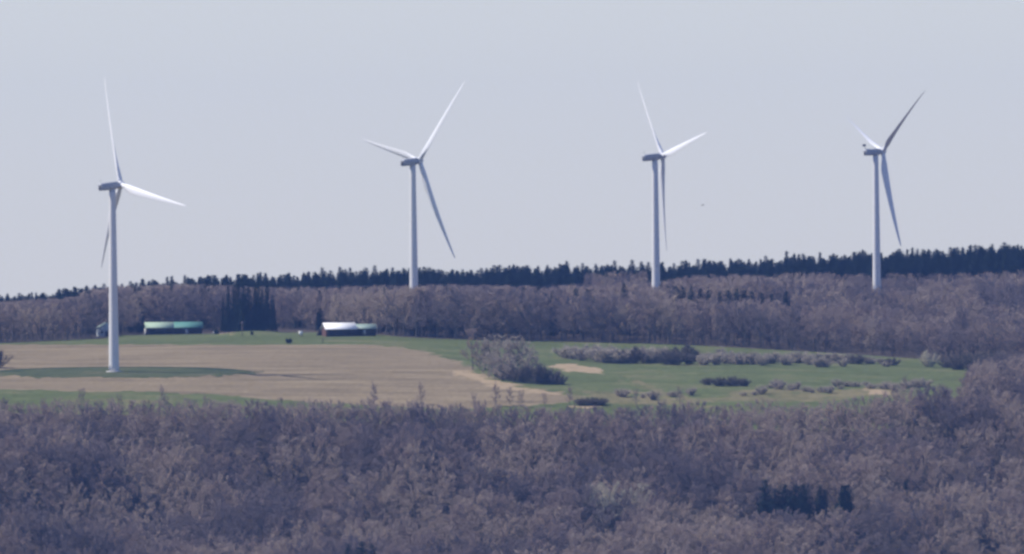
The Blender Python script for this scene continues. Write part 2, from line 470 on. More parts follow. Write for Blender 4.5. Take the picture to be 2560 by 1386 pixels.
HUBH = 78.0
def turbine(hub_uv, D, f, theta, tilt, cone, pitch, label, mast=False, base_uv=None):
    nx, ny = math.sqrt(1 - f * f), f
    t, c = R(tilt), R(cone)
    n3 = Vector((math.cos(t), 0, math.sin(t))); w = Vector((-math.sin(t), 0, math.cos(t))); h = Vector((0, -1, 0))
    over = 4.0
    yaw = math.atan2(ny, nx)
    rot = Matrix.Rotation(yaw, 3, 'Z')
    off = rot @ (n3 * over)
    dx, dy = hub_uv[0] - 1280, hub_uv[1] - 693
    Dh = D + off.y
    hub_w = Vector((Dh * (dx * cr - dy * sr) / F, Dh, Dh * (-dx * sr - dy * cr) / F))
    top = hub_w - off
    gz = float(terrain(top.x, top.y))
    hh = top.z - gz
    root = empty('wind_turbine', (top.x, top.y, gz), yaw)
    tag(root, label, 'wind turbine', 'wind turbines on the ridge')
    # tower: tapering steel tube in three flanged sections
    mb = MB()
    zs = np.linspace(-.8, hh - 1.7, 26)
    k = (zs + .8) / (hh - .9)
    rad = 2.15 - .82 * k
    mb.path(np.stack([0 * zs, 0 * zs, zs], 1), rad, 32, True)
    tw = mb.build('tower', M_tower, root, True)
    for zf in (hh * .33, hh * .66):
        fl = MB(); rf = 2.15 - .82 * (zf / hh) + .03
        fl.path([(0, 0, zf - .12), (0, 0, zf + .12)], [rf, rf], 32, True)
        fl.build('flange', M_tower, tw, True)
    fb = MB(); fb.path([(0, 0, -.6), (0, 0, .35)], [3.4, 3.2], 28, True)
    fb.build('foundation', M_conc, root)
    db = MB(); db.box(-2.22, -2.05, -.5, .5, .5, 2.7)
    db.build('door', M_door, tw)
    # nacelle: bevelled housing, lower at the tail
    nb = MB()
    secs = [(-5.9, 1.6, -1.6, 1.4), (-5.7, 1.72, -1.7, 1.5), (-3.0, 1.75, -1.75, 1.55), (1.0, 1.75, -1.7, 1.6), (2.3, 1.5, -1.4, 1.4), (2.75, 1.15, -1.1, 1.15)]
    V = []; m = 12
    for (x, hw, zb, zt) in secs:
        cz = (zb + zt) / 2; hz = (zt - zb) / 2
        for j in range(m):
            a = 2 * math.pi * (j + .5) / m
            ca, sa = math.cos(a), math.sin(a)
            V.append((x, hw * math.copysign(abs(ca) ** .45, ca), cz + hz * math.copysign(abs(sa) ** .45, sa)))
    q = [(i * m + j, i * m + (j + 1) % m, (i + 1) * m + (j + 1) % m, (i + 1) * m + j) for i in range(len(secs) - 1) for j in range(m)]
    nb.add(V, q)
    V2 = V + [(secs[0][0], 0, -.15), (secs[-1][0], 0, 0)]
    nb = MB(); nb.add(V2, q, [(len(V), (j + 1) % m, j) for j in range(m)] + [(len(V) + 1, (len(secs) - 1) * m + j, (len(secs) - 1) * m + (j + 1) % m) for j in range(m)])
    nac = nb.build('nacelle', M_nac, root)
    nac.location = (0, 0, hh); nac.rotation_euler = (0, -t, 0)
    vb = MB(); vb.box(-5.96, -5.88, -1.0, 1.0, -1.0, .7); vb.build('vent', M_dark, nac)
    ws = MB()
    if mast:
        ws.tube((-5.4, 0, 1.3), (-6.0, 0, 3.0), .14, .12, 6, True); ws.box(-6.9, -5.5, -.5, .5, 2.85, 3.9)
        ws.build('cooler_top', M_dark, nac)
    else:
        ws.tube((-5.0, .5, 1.2), (-5.0, .5, 2.42), .06, .05, 6, True)
        ws.box(-5.3, -4.7, .46, .54, 2.4, 2.55)
        ws.build('wind_vane', M_dark, nac)
    # hub with rounded nose
    hb = MB()
    xs = np.array([-1.25, -1.15, -.6, .3, .9, 1.4, 1.75, 1.95]); rs = np.array([1.0, 1.4, 1.55, 1.55, 1.35, 1.0, .6, .12])
    hb.path(np.stack([xs, 0 * xs, 0 * xs], 1), rs, 24, True)
    hub = hb.build('hub', M_blade, root, True)
    hub.location = Vector((0, 0, hh)) + n3 * over; hub.rotation_euler = (0, -t, 0)
    bm = blade_mesh(pitch)
    for i in range(3):
        a = R(theta + 120 * i)
        b = (w * math.cos(a) + h * math.sin(a)) * math.cos(c) + n3 * math.sin(c)
        tau = h * math.cos(a) - w * math.sin(a)
        y = b.cross(tau)
        M = Matrix(((tau.x, y.x, b.x), (tau.y, y.y, b.y), (tau.z, y.z, b.z))).to_4x4()
        M.translation = Vector((0, 0, hh)) + n3 * over
        o = obj('blade', bm, root)
        o.matrix_local = M
    return root

turbine((302, 462), 4290, .51, 102, 5, 2.5, 16, 'white wind turbine in the tan field, leftmost and nearest, its tower visible to the ground')
turbine((1049, 402), 4665, .63, 42, 5, 2.5, 11, 'white wind turbine rising from the trees right of the white-roofed barn, second from left')
turbine((1657, 390), 4830, .37, 78, 5, 1.5, 12, 'white wind turbine with one blade hanging straight down, third from left')
turbine((2207, 379), 5055, .45, 52, 2, 2.5, 68, 'rightmost white wind turbine, with a small box raised on its nacelle tail', mast=True)

# ------------------------------------------------------------------ farm buildings
M_wall_dark = noise_mat('dark_boards', [(.035, .03, .03), (.055, .045, .045)], .5, (6, 6, .3))
M_wall_red = noise_mat('red_brown_boards', [(.10, .055, .045), (.14, .075, .06)], .5, (5, 5, .3))
M_wall_pale = noise_mat('pale_blue_siding', [(.44, .50, .54), (.52, .57, .60)], .5, (1, 1, 6))
M_roof_white = noise_mat('white_metal_roof', [(.80, .80, .79), (.85, .85, .84)], .3, (4, .4, 1), .6, .25)
M_roof_pale = noise_mat('pale_metal_roof', [(.32, .42, .31), (.35, .45, .34)], .3, (4, .4, 1), .65, .2)
M_roof_green = noise_mat('green_metal_roof', [(.085, .215, .18), (.10, .24, .20)], .3, (4, .4, 1), .65, .2)
M_roof_gg = noise_mat('grey_green_roof', [(.24, .32, .27), (.29, .37, .31)], .3, (4, .4, 1), .4, .4)
M_trim = noise_mat('pale_trim', [(.5, .5, .48), (.6, .6, .57)], 1.0)
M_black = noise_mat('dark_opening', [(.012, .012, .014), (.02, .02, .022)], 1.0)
M_wood = noise_mat('weathered_wood', [(.22, .16, .12), (.30, .22, .17)], .8, (1, 1, .2))
M_white = noise_mat('white_paint', [(.74, .74, .72), (.82, .82, .80)], 1.0, rough=.5)

def gable_wall(mb, L0, L1, dep, hw, rise):
    v = []
    for x in (L0, L1):
        v += [(x, -dep / 2, -1), (x, dep / 2, -1), (x, dep / 2, hw), (x, 0, hw + rise), (x, -dep / 2, hw)]
    q = [(0, 5, 9, 4), (1, 2, 7, 6), (0, 1, 6, 5)]
    t = [(0, 4, 2), (0, 2, 1), (4, 3, 2), (5, 7, 9), (5, 6, 7), (9, 7, 8)]
    mb.add(v, q, t)
def gable_roof(mb, L0, L1, dep, hw, rise, over=.45, th=.16):
    s = rise / (dep / 2)
    for sg in (-1, 1):
        y0, z0 = 0, hw + rise + .05
        y1, z1 = sg * (dep / 2 + over), hw - over * s + .05
        v = [(L0, y0, z0), (L1, y0, z0), (L1, y1, z1), (L0, y1, z1), (L0, y0, z0 + th), (L1, y0, z0 + th), (L1, y1, z1 + th), (L0, y1, z1 + th)]
        mb.add(v, [(0, 3, 2, 1), (4, 5, 6, 7), (0, 1, 5, 4), (1, 2, 6, 5), (2, 3, 7, 6), (3, 0, 4, 7)])
        n = max(3, int((L1 - L0) / 1.2))
        for i in range(n + 1):                            # standing seams
            x = L0 + .06 + (L1 - L0 - .12) * i / n
            e = .05
            mb.add([(x - .03, y0, z0 + th), (x + .03, y0, z0 + th), (x + .03, y1, z1 + th), (x - .03, y1, z1 + th),
                    (x - .03, y0, z0 + th + e), (x + .03, y0, z0 + th + e), (x + .03, y1, z1 + th + e), (x - .03, y1, z1 + th + e)],
                   [(4, 5, 6, 7), (0, 3, 7, 4), (1, 5, 6, 2), (3, 2, 6, 7)])
def opening(name, root, x0, x1, z0, z1, y, mat, trim=True, label=None):
    o = MB(); o.box(x0, x1, y - .06, y + .02, z0, z1)
    p = o.build(name, mat, root, label=label)
    if trim:
        f = MB(); w = .14
        f.box(x0 - w, x0 - .005, y - .1, y + .02, z0, z1 + w); f.box(x1 + .005, x1 + w, y - .1, y + .02, z0, z1 + w); f.box(x0, x1, y - .1, y + .02, z1 + .005, z1 + w)
        f.build('frame', M_wood, p)
    return p

def long_barn():
    p = point_at(434, 836)
    r = empty('long_barn', p, R(5))
    tag(r, 'long low dark barn, its roof pale on the left half and green on the right', 'barn')
    L, dep, hw, rise = 25.6, 10.5, 3.0, 2.4
    w = MB(); gable_wall(w, -L / 2, L / 2, dep, hw, rise); w.build('wall', M_wall_dark, r)
    a = MB(); gable_roof(a, -L / 2 - .5, 0, dep, hw, rise); a.build('roof', M_roof_pale, r, label='pale weathered metal half of the roof')
    b = MB(); gable_roof(b, .01, L / 2 + .5, dep, hw, rise - .02); b.build('roof', M_roof_green, r, label='green metal half of the roof')
    for x in (-10, -6.2, -2.4, 1.6): opening('doorway', r, x - 1.4, x + 1.4, -.6, 2.5, -dep / 2, M_black)
    opening('door', r, 5.0, 6.3, -.2, 2.2, -dep / 2, M_trim)
    opening('window', r, 8.6, 10.0, 1.0, 2.0, -dep / 2, M_black)
    c = MB(); c.box(-L / 2 - .3, -L / 2 - .01, -dep / 2 + .2, dep / 2 - .2, -.8, 2.6); c.build('end_wall', M_trim, r)
long_barn()

def white_barn():
    p = point_at(848, 841)
    r = empty('white_roofed_barn', p, R(11))
    tag(r, 'dark barn with a bright white metal roof and red-brown end wall', 'barn')
    L, dep, hw, rise = 13.6, 11.0, 3.3, 2.5
    w = MB(); gable_wall(w, -L / 2, L / 2, dep, hw, rise); w.build('wall', M_wall_dark, r)
    a = MB(); gable_roof(a, -L / 2 - .6, L / 2 + .4, dep, hw, rise, .7); a.build('roof', M_roof_white, r)
    g = MB()
    x = -L / 2 - .03
    g.add([(x, -dep / 2 + .1, -.8), (x, dep / 2 - .1, -.8), (x, dep / 2 - .1, hw), (x, 0, hw + rise - .1), (x, -dep / 2 + .1, hw)], [], [(0, 4, 2), (0, 2, 1), (4, 3, 2)])
    g.build('end_wall', M_wall_red, r)
    for x0 in (-4.6, -.6, 3.4): opening('doorway', r, x0 - 1.3, x0 + 1.3, -.6, 2.6, -dep / 2, M_black)
    # lower wing set back on the right
    wg = MB(); gable_wall(wg, L / 2 + .05, L / 2 + 9.8, 7.0, 2.4, 1.8); wo_ = wg.build('wing', M_wall_dark, r); wo_.location = (0, 3.0, .9)
    wr = MB(); gable_roof(wr, L / 2 + .45, L / 2 + 10.3, 7.0, 2.4, 1.8); ro = wr.build('roof', M_roof_gg, wo_, label='grey-green metal roof of the wing')
    opening('door', wo_, L / 2 + 4, L / 2 + 5.1, -.4, 1.9, -3.5, M_trim, False)
white_barn()

def gable_shed():
    p = point_at(266, 841)
    r = empty('gabled_shed', p, R(8))
    tag(r, 'small pale blue-grey gabled shed partly hidden behind the nearest turbine tower', 'shed')
    # gable faces the field
    Wd, dep, hw, rise = 8.0, 9.0, 4.0, 2.1
    w = MB()
    v = []
    for y in (-dep / 2, dep / 2):
        v += [(-Wd / 2, y, -1), (Wd / 2, y, -1), (Wd / 2, y, hw), (0, y, hw + rise), (-Wd / 2, y, hw)]
    w.add(v, [(0, 4, 9, 5), (1, 6, 7, 2)], [(0, 1, 2), (0, 2, 4), (4, 2, 3), (5, 7, 6), (5, 9, 7), (9, 8, 7)])
    w.build('wall', M_wall_pale, r)
    a = MB(); s = rise / (Wd / 2)
    for sg in (-1, 1):
        x1 = sg * (Wd / 2 + .4); z1 = hw - .4 * s + .06; z0 = hw + rise + .06
        v = [(0, -dep / 2 - .4, z0), (0, dep / 2 + .4, z0), (x1, dep / 2 + .4, z1), (x1, -dep / 2 - .4, z1)]
        v += [(x, y, z + .15) for x, y, z in v]
        a.add(v, [(0, 3, 2, 1), (4, 5, 6, 7), (0, 1, 5, 4), (1, 2, 6, 5), (2, 3, 7, 6), (3, 0, 4, 7)])
    a.build('roof', M_roof_gg, r)
    opening('door', r, -.9, .7, -.5, 2.3, -dep / 2, M_black)
    opening('window', r, -3.0, -2.0, 1.3, 2.3, -dep / 2, M_black)
gable_shed()

def posts():
    p = point_at(606, 842)
    r = empty('utility_pole', p)
    tag(r, 'thin pale utility pole with crossarm on the grass hump between the two barns', 'utility pole')
    m = MB(); m.tube((0, 0, -.5), (0, 0, 6.6), .17, .12, 8, True); m.build('pole', M_wood, r)
    m = MB(); m.box(-1.0, 1.0, -.06, .06, 5.9, 6.05)
    c = m.build('crossarm', M_wood, r)
    for x in (-.85, 0, .85):
        m = MB(); m.tube((x, 0, 6.05), (x, 0, 6.25), .05, .04, 6, True); m.build('insulator', M_white, c)
    for (u, v, h, rad, mat, label, nm, cat) in (
        (629, 824, 2.2, .22, M_trim, 'short pale post at the crest of the grass hump, right of the utility pole', 'post', 'post'),
        (953, 833, 2.7, .35, M_wall_red, 'short red-brown post at the wood edge right of the white-roofed barn', 'post', 'post'),
        (807, 859, 1.9, .16, M_wall_dark, 'dark fence post in the grass in front of the white-roofed barn', 'post', 'post'),
        (534, 837, 1.4, .18, M_trim, 'low pale post left of the dark bush near the long barn', 'post', 'post')):
        p = point_at(u, v)
        r = empty(nm, p); tag(r, label, cat)
        m = MB(); m.box(-rad, rad, -rad, rad, -.4, h); m.build('shaft', mat, r)
        m = MB(); m.add([(-rad - .06, -rad - .06, h), (rad + .06, -rad - .06, h), (rad + .06, rad + .06, h), (-rad - .06, rad + .06, h), (0, 0, h + .25)], [(0, 3, 2, 1)], [(0, 1, 4), (1, 2, 4), (2, 3, 4), (3, 0, 4)])
        m.build('cap', mat, r)
    p = point_at(752, 842)
    r = empty('white_box', p, R(20)); tag(r, 'small bright white box on short legs in the grass left of the white-roofed barn', 'box')
    m = MB(); m.box(-.75, .75, -.6, .6, .75, 2.35); m.build('body', M_white, r)
    m = MB(); m.box(-.85, .85, -.7, .7, 2.355, 2.5); m.build('lid', M_white, r)
    for sx in (-1, 1):
        for sy in (-1, 1):
            m = MB(); m.box(sx * .62 - .07, sx * .62 + .07, sy * .48 - .07, sy * .48 + .07, -.3, .748); m.build('leg', M_wood, r)
    p = point_at(812, 839)
    r = empty('dark_stack', p, R(14)); tag(r, 'low dark stack of cylinders by the left corner of the white-roofed barn', 'log pile')
    m = MB()  # dark cylinders stacked into a low strip at the barn corner
    for row in range(3):
        for k in range(9 - row):
            x = -3.4 + .8 * k + .4 * row
            m.tube((x, -1.0, .2 + .68 * row), (x, 1.0, .2 + .68 * row), .38, .36, 9, True)
    m.build('cylinders', M_wall_dark, r)
posts()

# ------------------------------------------------------------------ bird
def bird():
    D = 4000.0
    dx, dy = 1757 - 1280, 513 - 693
    r = empty('flying_bird', (D * (dx * cr - dy * sr) / F, D, D * (-dx * sr - dy * cr) / F), R(15))
    tag(r, 'tiny dark bird gliding in the sky right of the third turbine', 'bird')
    V = []; n = 8
    xs = [-.55, -.4, -.2, .05, .3, .42, .52, .6]; rad = [.03, .06, .11, .13, .10, .07, .08, .02]
    m = MB(); m.path([(x, 0, 0) for x in xs], rad, n, True)
    for s in (-1, 1):
        top = [(.22, s * .08, .05), (.30, s * .45, .20), (.18, s * .85, .24), (-.02, s * 1.0, .16), (-.12, s * .8, .20), (-.18, s * .42, .15), (-.2, s * .08, .04)]
        v = [(x, y, z + .02) for x, y, z in top] + [(x, y, z - .02) for x, y, z in top]
        k = len(top)
        q = [(i, (i + 1) % k, k + (i + 1) % k, k + i) for i in range(k)]
        t = [(0, i, i + 1) for i in range(1, k - 1)] + [(k, k + i + 1, k + i) for i in range(1, k - 1)]
        m.add(v, q, t)
    m.add([(-.5, -.05, .015), (-.5, .05, .015), (-.85, .16, .015), (-.85, -.16, .015), (-.5, -.05, -.015), (-.5, .05, -.015), (-.85, .16, -.015), (-.85, -.16, -.015)],
          [(0, 1, 2, 3), (4, 7, 6, 5), (0, 3, 7, 4), (1, 5, 6, 2), (2, 6, 7, 3), (0, 4, 5, 1)])
    m.build('body', noise_mat('dark_feathers', [(.05, .045, .04), (.08, .07, .06)], 3.0), r)
bird()

# ------------------------------------------------------------------ trees
M_twig = noise_mat('bare_twigs', [(0.291, 0.224, 0.208), (0.362, 0.277, 0.238), (0.419, 0.324, 0.263), (0.425, 0.353, 0.263)], .15, obj_random=.14, spec=.1)
M_twig_b = noise_mat('grey_shade_twigs', [(0.21, 0.172, 0.166), (0.263, 0.212, 0.202), (0.303, 0.248, 0.227)], .15, obj_random=.14, spec=.1)  # grey tone, darkened further to paint shaded hollows into the wood
M_twig_c = noise_mat('tan_twigs', [(0.443, 0.353, 0.287), (0.502, 0.401, 0.318), (0.536, 0.448, 0.341)], .15, obj_random=.14, spec=.1)
M_twig_s = noise_mat('shrub_twigs', [(.40, .34, .28), (.46, .40, .32), (.49, .43, .33)], .2, obj_random=.14, spec=.1)
M_bark = noise_mat('grey_bark', [(.10, .09, .08), (.16, .14, .125)], .8, (1, 1, .3), obj_random=.1)
M_twig_pale = noise_mat('pale_twigs', [(.55, .50, .37), (.66, .60, .44)], .15, obj_random=.1)
M_twig_dark = noise_mat('dark_twigs', [(.14, .12, .105), (.19, .165, .135)], .2, obj_random=.2)
M_needle = noise_mat('dark_needles', [(.012, .022, .017), (.018, .032, .023), (.026, .042, .028)], .4, obj_random=.25)
M_cbark = noise_mat('conifer_bark', [(.08, .06, .05), (.12, .09, .07)], .8)

def unit(v): return v / (np.linalg.norm(v, axis=-1, keepdims=True) + 1e-9)

def twigs_to(mb, base, d, l, w, rg):
    n = len(base)
    side = unit(np.cross(d, unit(rg.normal(size=(n, 3)))))
    tip = base + d * l[:, None]
    v = np.stack([base - side * w[:, None] / 2, base + side * w[:, None] / 2, tip], 1).reshape(-1, 3)
    mb.add(v, [], np.arange(3 * n).reshape(-1, 3))

def bare_tree(seed, h=17.0, cw=4.6, low=.28, ntw=22, nl=11, tw=.075, lean=0.0):
    rg = np.random.default_rng(seed)
    wood = MB(); tw_ = MB()
    k = np.linspace(0, 1, 6)
    bend = rg.normal(0, .5, 2)
    trunk = np.stack([bend[0] * k ** 2 + lean * h * k, bend[1] * k ** 2, h * .8 * k - .4], 1)
    wood.path(trunk, (.30 - .24 * k) * h / 17, 6)
    for i in range(nl):
        t = low + (.92 - low) * (i + rg.random() * .8) / nl
        p0 = np.array([np.interp(t, k, trunk[:, a]) for a in range(3)])
        az = i * 2.4 + rg.normal(0, .3)
        rel = (t - low) / (1 - low)
        el = R(30 + 45 * rel + rg.normal(0, 8))
        ln = cw * (1.05 - .45 * rel) * rg.uniform(.8, 1.15) / max(.45, math.cos(el)) * (.75 + .25 * (1 - rel))
        ln = min(ln, h * .42)
        d = np.array([math.cos(az) * math.cos(el), math.sin(az) * math.cos(el), math.sin(el)])
        s = np.linspace(0, 1, 4)
        limb = p0 + d * ln * s[:, None] + np.array([0, 0, 1]) * (.16 * ln * s ** 2)[:, None]
        wood.path(limb, (.13 - .10 * s) * (1.1 - .5 * rel) * h / 17, 4)
        for b in range(6):
            q = rg.uniform(.35, 1.0)
            bp = p0 + d * ln * q + np.array([0, 0, .16 * ln * q * q])
            bd = unit(d * .7 + rg.normal(size=3) * .55 + np.array([0, 0, .45]))
            bl = h * rg.uniform(.08, .15)
            wood.path([bp, bp + bd * bl], [.045 * h / 17, .015], 3)
            n = ntw
            q2 = rg.uniform(.1, 1.05, n)[:, None]
            base = bp + bd * bl * q2
            dd = unit(bd * .6 + rg.normal(size=(n, 3)) * .6 + np.array([0, 0, .35]))
            twigs_to(tw_, base, dd, rg.uniform(.6, 1.4, n) * (h / 17) ** .5, rg.uniform(.6, 1.3, n) * tw, rg)
    return wood, tw_

def join_meshes(name, parts):
    """parts: (MB, material) -> one mesh for the mass of the wood"""
    V = []; Q = []; T = []; n = 0; mi_q = []; mi_t = []; mats = []
    for i, (m, mat) in enumerate(parts):
        V.append(np.concatenate(m.v)); mats.append(mat)
        if m.q: a = np.concatenate(m.q) + n; Q.append(a); mi_q += [i] * len(a)
        if m.t: a = np.concatenate(m.t) + n; T.append(a); mi_t += [i] * len(a)
        n += len(V[-1])
    bl = []
    if Q: bl.append(np.concatenate(Q))
    if T: bl.append(np.concatenate(T))
    return mesh_np(name, np.concatenate(V), bl, mats, np.array(mi_q + mi_t))

def conifer(seed, h=14.0, rad=2.6, low=.08, power=.8, dens=1.0):
    rg = np.random.default_rng(seed)
    wood = MB(); nd = MB()
    k = np.linspace(0, 1, 4)
    wood.path(np.stack([0 * k, 0 * k, h * .97 * k - .4], 1), .22 - .19 * k, 6)
    z = low * h
    while z < h * .985:
        f = (z / h - low) / (1 - low)
        L = rad * (1 - f) ** power * rg.uniform(.8, 1.12) + .18
        nb = max(3, int((5 + 5 * (1 - f)) * dens))
        a0 = rg.random() * 6.28
        for j in range(nb):
            a = a0 + j * 6.283 / nb + rg.normal(0, .2)
            l = L * rg.uniform(.7, 1.15)
            d = np.array([math.cos(a), math.sin(a), -.18 + .5 * f + rg.normal(0, .08)])
            p0 = np.array([0, 0, z + rg.normal(0, .12)])
            n = max(3, int(l * 4))
            q = np.linspace(.12, 1.0, n)[:, None]
            base = p0 + d * l * q + rg.normal(0, .08, (n, 3))
            dd = unit(d + rg.normal(size=(n, 3)) * .55 + np.array([0, 0, .08]))
            s = rg.uniform(.55, 1.0, n) * (.7 + .5 * (1 - f))
            side = unit(np.cross(dd, np.array([0, 0, 1.0]) + rg.normal(0, .5, (n, 3))))
            w = (s * .42)[:, None]
            v = np.stack([base - side * w, base + dd * s[:, None] * .4 + side * w * 1.3, base + dd * s[:, None] * 1.3, base + side * w * .2 - dd * s[:, None] * .15], 1).reshape(-1, 3)
            nd.add(v, np.arange(4 * n).reshape(-1, 4))
        z += .36 + .2 * (1 - f)
    n = 10
    b = np.tile([[0, 0, h * .95]], (n, 1)) + rg.normal(0, .06, (n, 3))
    twigs_to(nd, b, unit(rg.normal(0, .25, (n, 3)) + np.array([0, 0, 1.])), np.full(n, .05 * h), np.full(n, .2), rg)
    return wood, nd

def shrub(seed, h=4.0, w=2.6, n_stem=16, ntw=42, tw=.07):
    rg = np.random.default_rng(seed)
    st = MB(); tw_ = MB()
    for i in range(n_stem):
        az = rg.random() * 6.28; sp = rg.uniform(.1, 1.0) ** .7
        top = np.array([math.cos(az) * w * sp, math.sin(az) * w * sp, h * (1 - .45 * sp * sp) * rg.uniform(.7, 1.0)])
        b = np.array([math.cos(az) * .5 * sp, math.sin(az) * .5 * sp, -.25])
        mid = (b + top) / 2 + np.array([0, 0, .12 * h]) * (1 - sp) + rg.normal(0, .12, 3)
        st.path([b, mid, top], [.06, .045, .015], 4)
        q = rg.uniform(.15, 1.0, ntw)[:, None]
        base = b * (1 - q) ** 2 + 2 * mid * q * (1 - q) + top * q * q
        dd = unit(unit(top - b) * .5 + rg.normal(size=(ntw, 3)) * .7 + np.array([0, 0, .3]))
        twigs_to(tw_, base, dd, rg.uniform(.5, 1.2, ntw) * (h / 4) ** .5, rg.uniform(.6, 1.4, ntw) * tw, rg)
    return st, tw_

# prototypes
PT = [bare_tree(100 + i, h, cw, low, 84, nl, .05) for i, (h, cw, low, nl) in enumerate([(17, 4.8, .24, 13), (15, 5.2, .18, 13), (18, 4.4, .28, 13), (14, 4.8, .12, 13), (16, 5.6, .20, 14), (19, 4.9, .34, 13)])]
PT_H = [float(np.concatenate(b.v)[:, 2].max()) for a, b in PT]
print('tree heights', PT_H)
T_wood = [a.mesh('trunk', M_bark) for a, b in PT]
T_crown = [b.mesh('crown', M_twig) for a, b in PT]
T_crown_pale = PT[1][1].mesh('crown', M_twig_pale)
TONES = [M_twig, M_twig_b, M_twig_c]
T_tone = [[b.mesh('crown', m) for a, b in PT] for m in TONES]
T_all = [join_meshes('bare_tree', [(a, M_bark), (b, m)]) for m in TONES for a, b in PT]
EP = [bare_tree(120 + i, h, cw, low, 20 if i < 2 else 60, nl, .06) for i, (h, cw, low, nl) in enumerate([(10, 1.7, .10, 11), (10, 2.3, .14, 12), (11, 5.2, .05, 15), (10, 4.4, .04, 15)])]
E_wood = [a.mesh('trunk', M_bark) for a, b in EP]
E_crown = [b.mesh('crown', M_twig if i < 2 else M_twig_s) for i, (a, b) in enumerate(EP)]
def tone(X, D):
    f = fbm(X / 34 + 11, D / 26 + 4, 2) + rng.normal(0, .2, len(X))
    return np.where(f < -.14, 1, np.where(f > .2, 2, 0))  # clustered by noise; tone 1 carries the painted shade
PC = [conifer(200 + i, h, r, low, pw) for i, (h, r, low, pw) in enumerate([(14, 2.3, .06, .85), (14, 2.9, .05, .7), (14, 2.0, .08, .95), (14, 3.1, .12, .55)])]
C_wood = [a.mesh('trunk', M_cbark) for a, b in PC]
C_crown = [b.mesh('crown', M_needle) for a, b in PC]
C_all = [join_meshes('conifer_tree', [(a, M_cbark), (b, M_needle)]) for a, b in PC]
PS = [shrub(300, 4.0, 3.2, 26, 110, .065), shrub(301, 3.2, 3.4, 26, 110, .065), shrub(302, 4.6, 2.8, 26, 110, .065), shrub(303, 2.6, 3.0, 28, 110, .065)]
S_stem = [a.mesh('stems', M_bark) for a, b in PS]
S_tw = [b.mesh('twigs', M_twig_s) for a, b in PS]
S_twd = [b.mesh('twigs', M_twig_dark) for a, b in PS]
S_twp = [b.mesh('twigs', M_twig_pale) for a, b in PS]

def put(name, p, sc, rz, meshes, label, cat, group=None, names=('trunk', 'crown'), sx=1.0):
    r = empty(name, p, rz)
    r.scale = (sc * sx, sc * sx, sc)
    tag(r, label, cat, group)
    for nm, me in zip(names, meshes):
        o = bpy.data.objects.new(nm, me); COL.objects.link(o); o.parent = r
    return r

def scatter(x0, x1, d0, d1, step, jit=.42):
    xs = np.arange(x0, x1, step); ds = np.arange(d0, d1, step)
    X, Dd = np.meshgrid(xs, ds)
    X = X + (np.arange(len(ds)) % 2)[:, None] * step / 2
    X = X + rng.uniform(-jit, jit, X.shape) * step; Dd = Dd + rng.uniform(-jit, jit, X.shape) * step
    return X.ravel(), Dd.ravel()

def mass(name, X, D, Z, idx, sc, rz, meshes, label, cat):
    """the uncountable rest of a wood: one object"""
    me = bpy.data.meshes.new(name)
    me.vertices.add(len(X))
    me.vertices.foreach_set('co', np.stack([X, D, Z], 1).astype(np.float32).ravel())
    for nm, ty, arr in (('idx', 'INT', idx), ('sc', 'FLOAT', sc), ('rz', 'FLOAT', rz)):
        a = me.attributes.new(nm, ty, 'POINT')
        a.data.foreach_set('value', np.asarray(arr, np.int32 if ty == 'INT' else np.float32))
    o = obj(name, me)
    tag(o, label, cat, kind='stuff')
    pc = bpy.data.collections.new(name + '_kinds')
    for i, m in enumerate(meshes):
        po = bpy.data.objects.new('%s_kind_%02d' % (cat, i), m)
        pc.objects.link(po)
    g = bpy.data.node_groups.new(name, 'GeometryNodeTree')
    g.interface.new_socket('Geometry', in_out='INPUT', socket_type='NodeSocketGeometry')
    g.interface.new_socket('Geometry', in_out='OUTPUT', socket_type='NodeSocketGeometry')
    N, L = g.nodes, g.links
    gi = N.new('NodeGroupInput'); go = N.new('NodeGroupOutput')
    ci = N.new('GeometryNodeCollectionInfo'); ci.inputs['Collection'].default_value = pc
    ci.inputs['Separate Children'].default_value = True; ci.inputs['Reset Children'].default_value = True
    ip = N.new('GeometryNodeInstanceOnPoints'); ip.inputs['Pick Instance'].default_value = True
    def attr(nm, ty):
        a = N.new('GeometryNodeInputNamedAttribute'); a.data_type = ty; a.inputs['Name'].default_value = nm
        return a.outputs['Attribute']
    cb = N.new('ShaderNodeCombineXYZ'); L.new(attr('rz', 'FLOAT'), cb.inputs['Z'])
    er = N.new('FunctionNodeEulerToRotation'); L.new(cb.outputs[0], er.inputs[0])
    L.new(gi.outputs[0], ip.inputs['Points']); L.new(ci.outputs[0], ip.inputs['Instance'])
    L.new(attr('idx', 'INT'), ip.inputs['Instance Index']); L.new(er.outputs[0], ip.inputs['Rotation'])
    L.new(attr('sc', 'FLOAT'), ip.inputs['Scale'])
    L.new(ip.outputs[0], go.inputs[0])
    md = o.modifiers.new('trees', 'NODES'); md.node_group = g
    return o

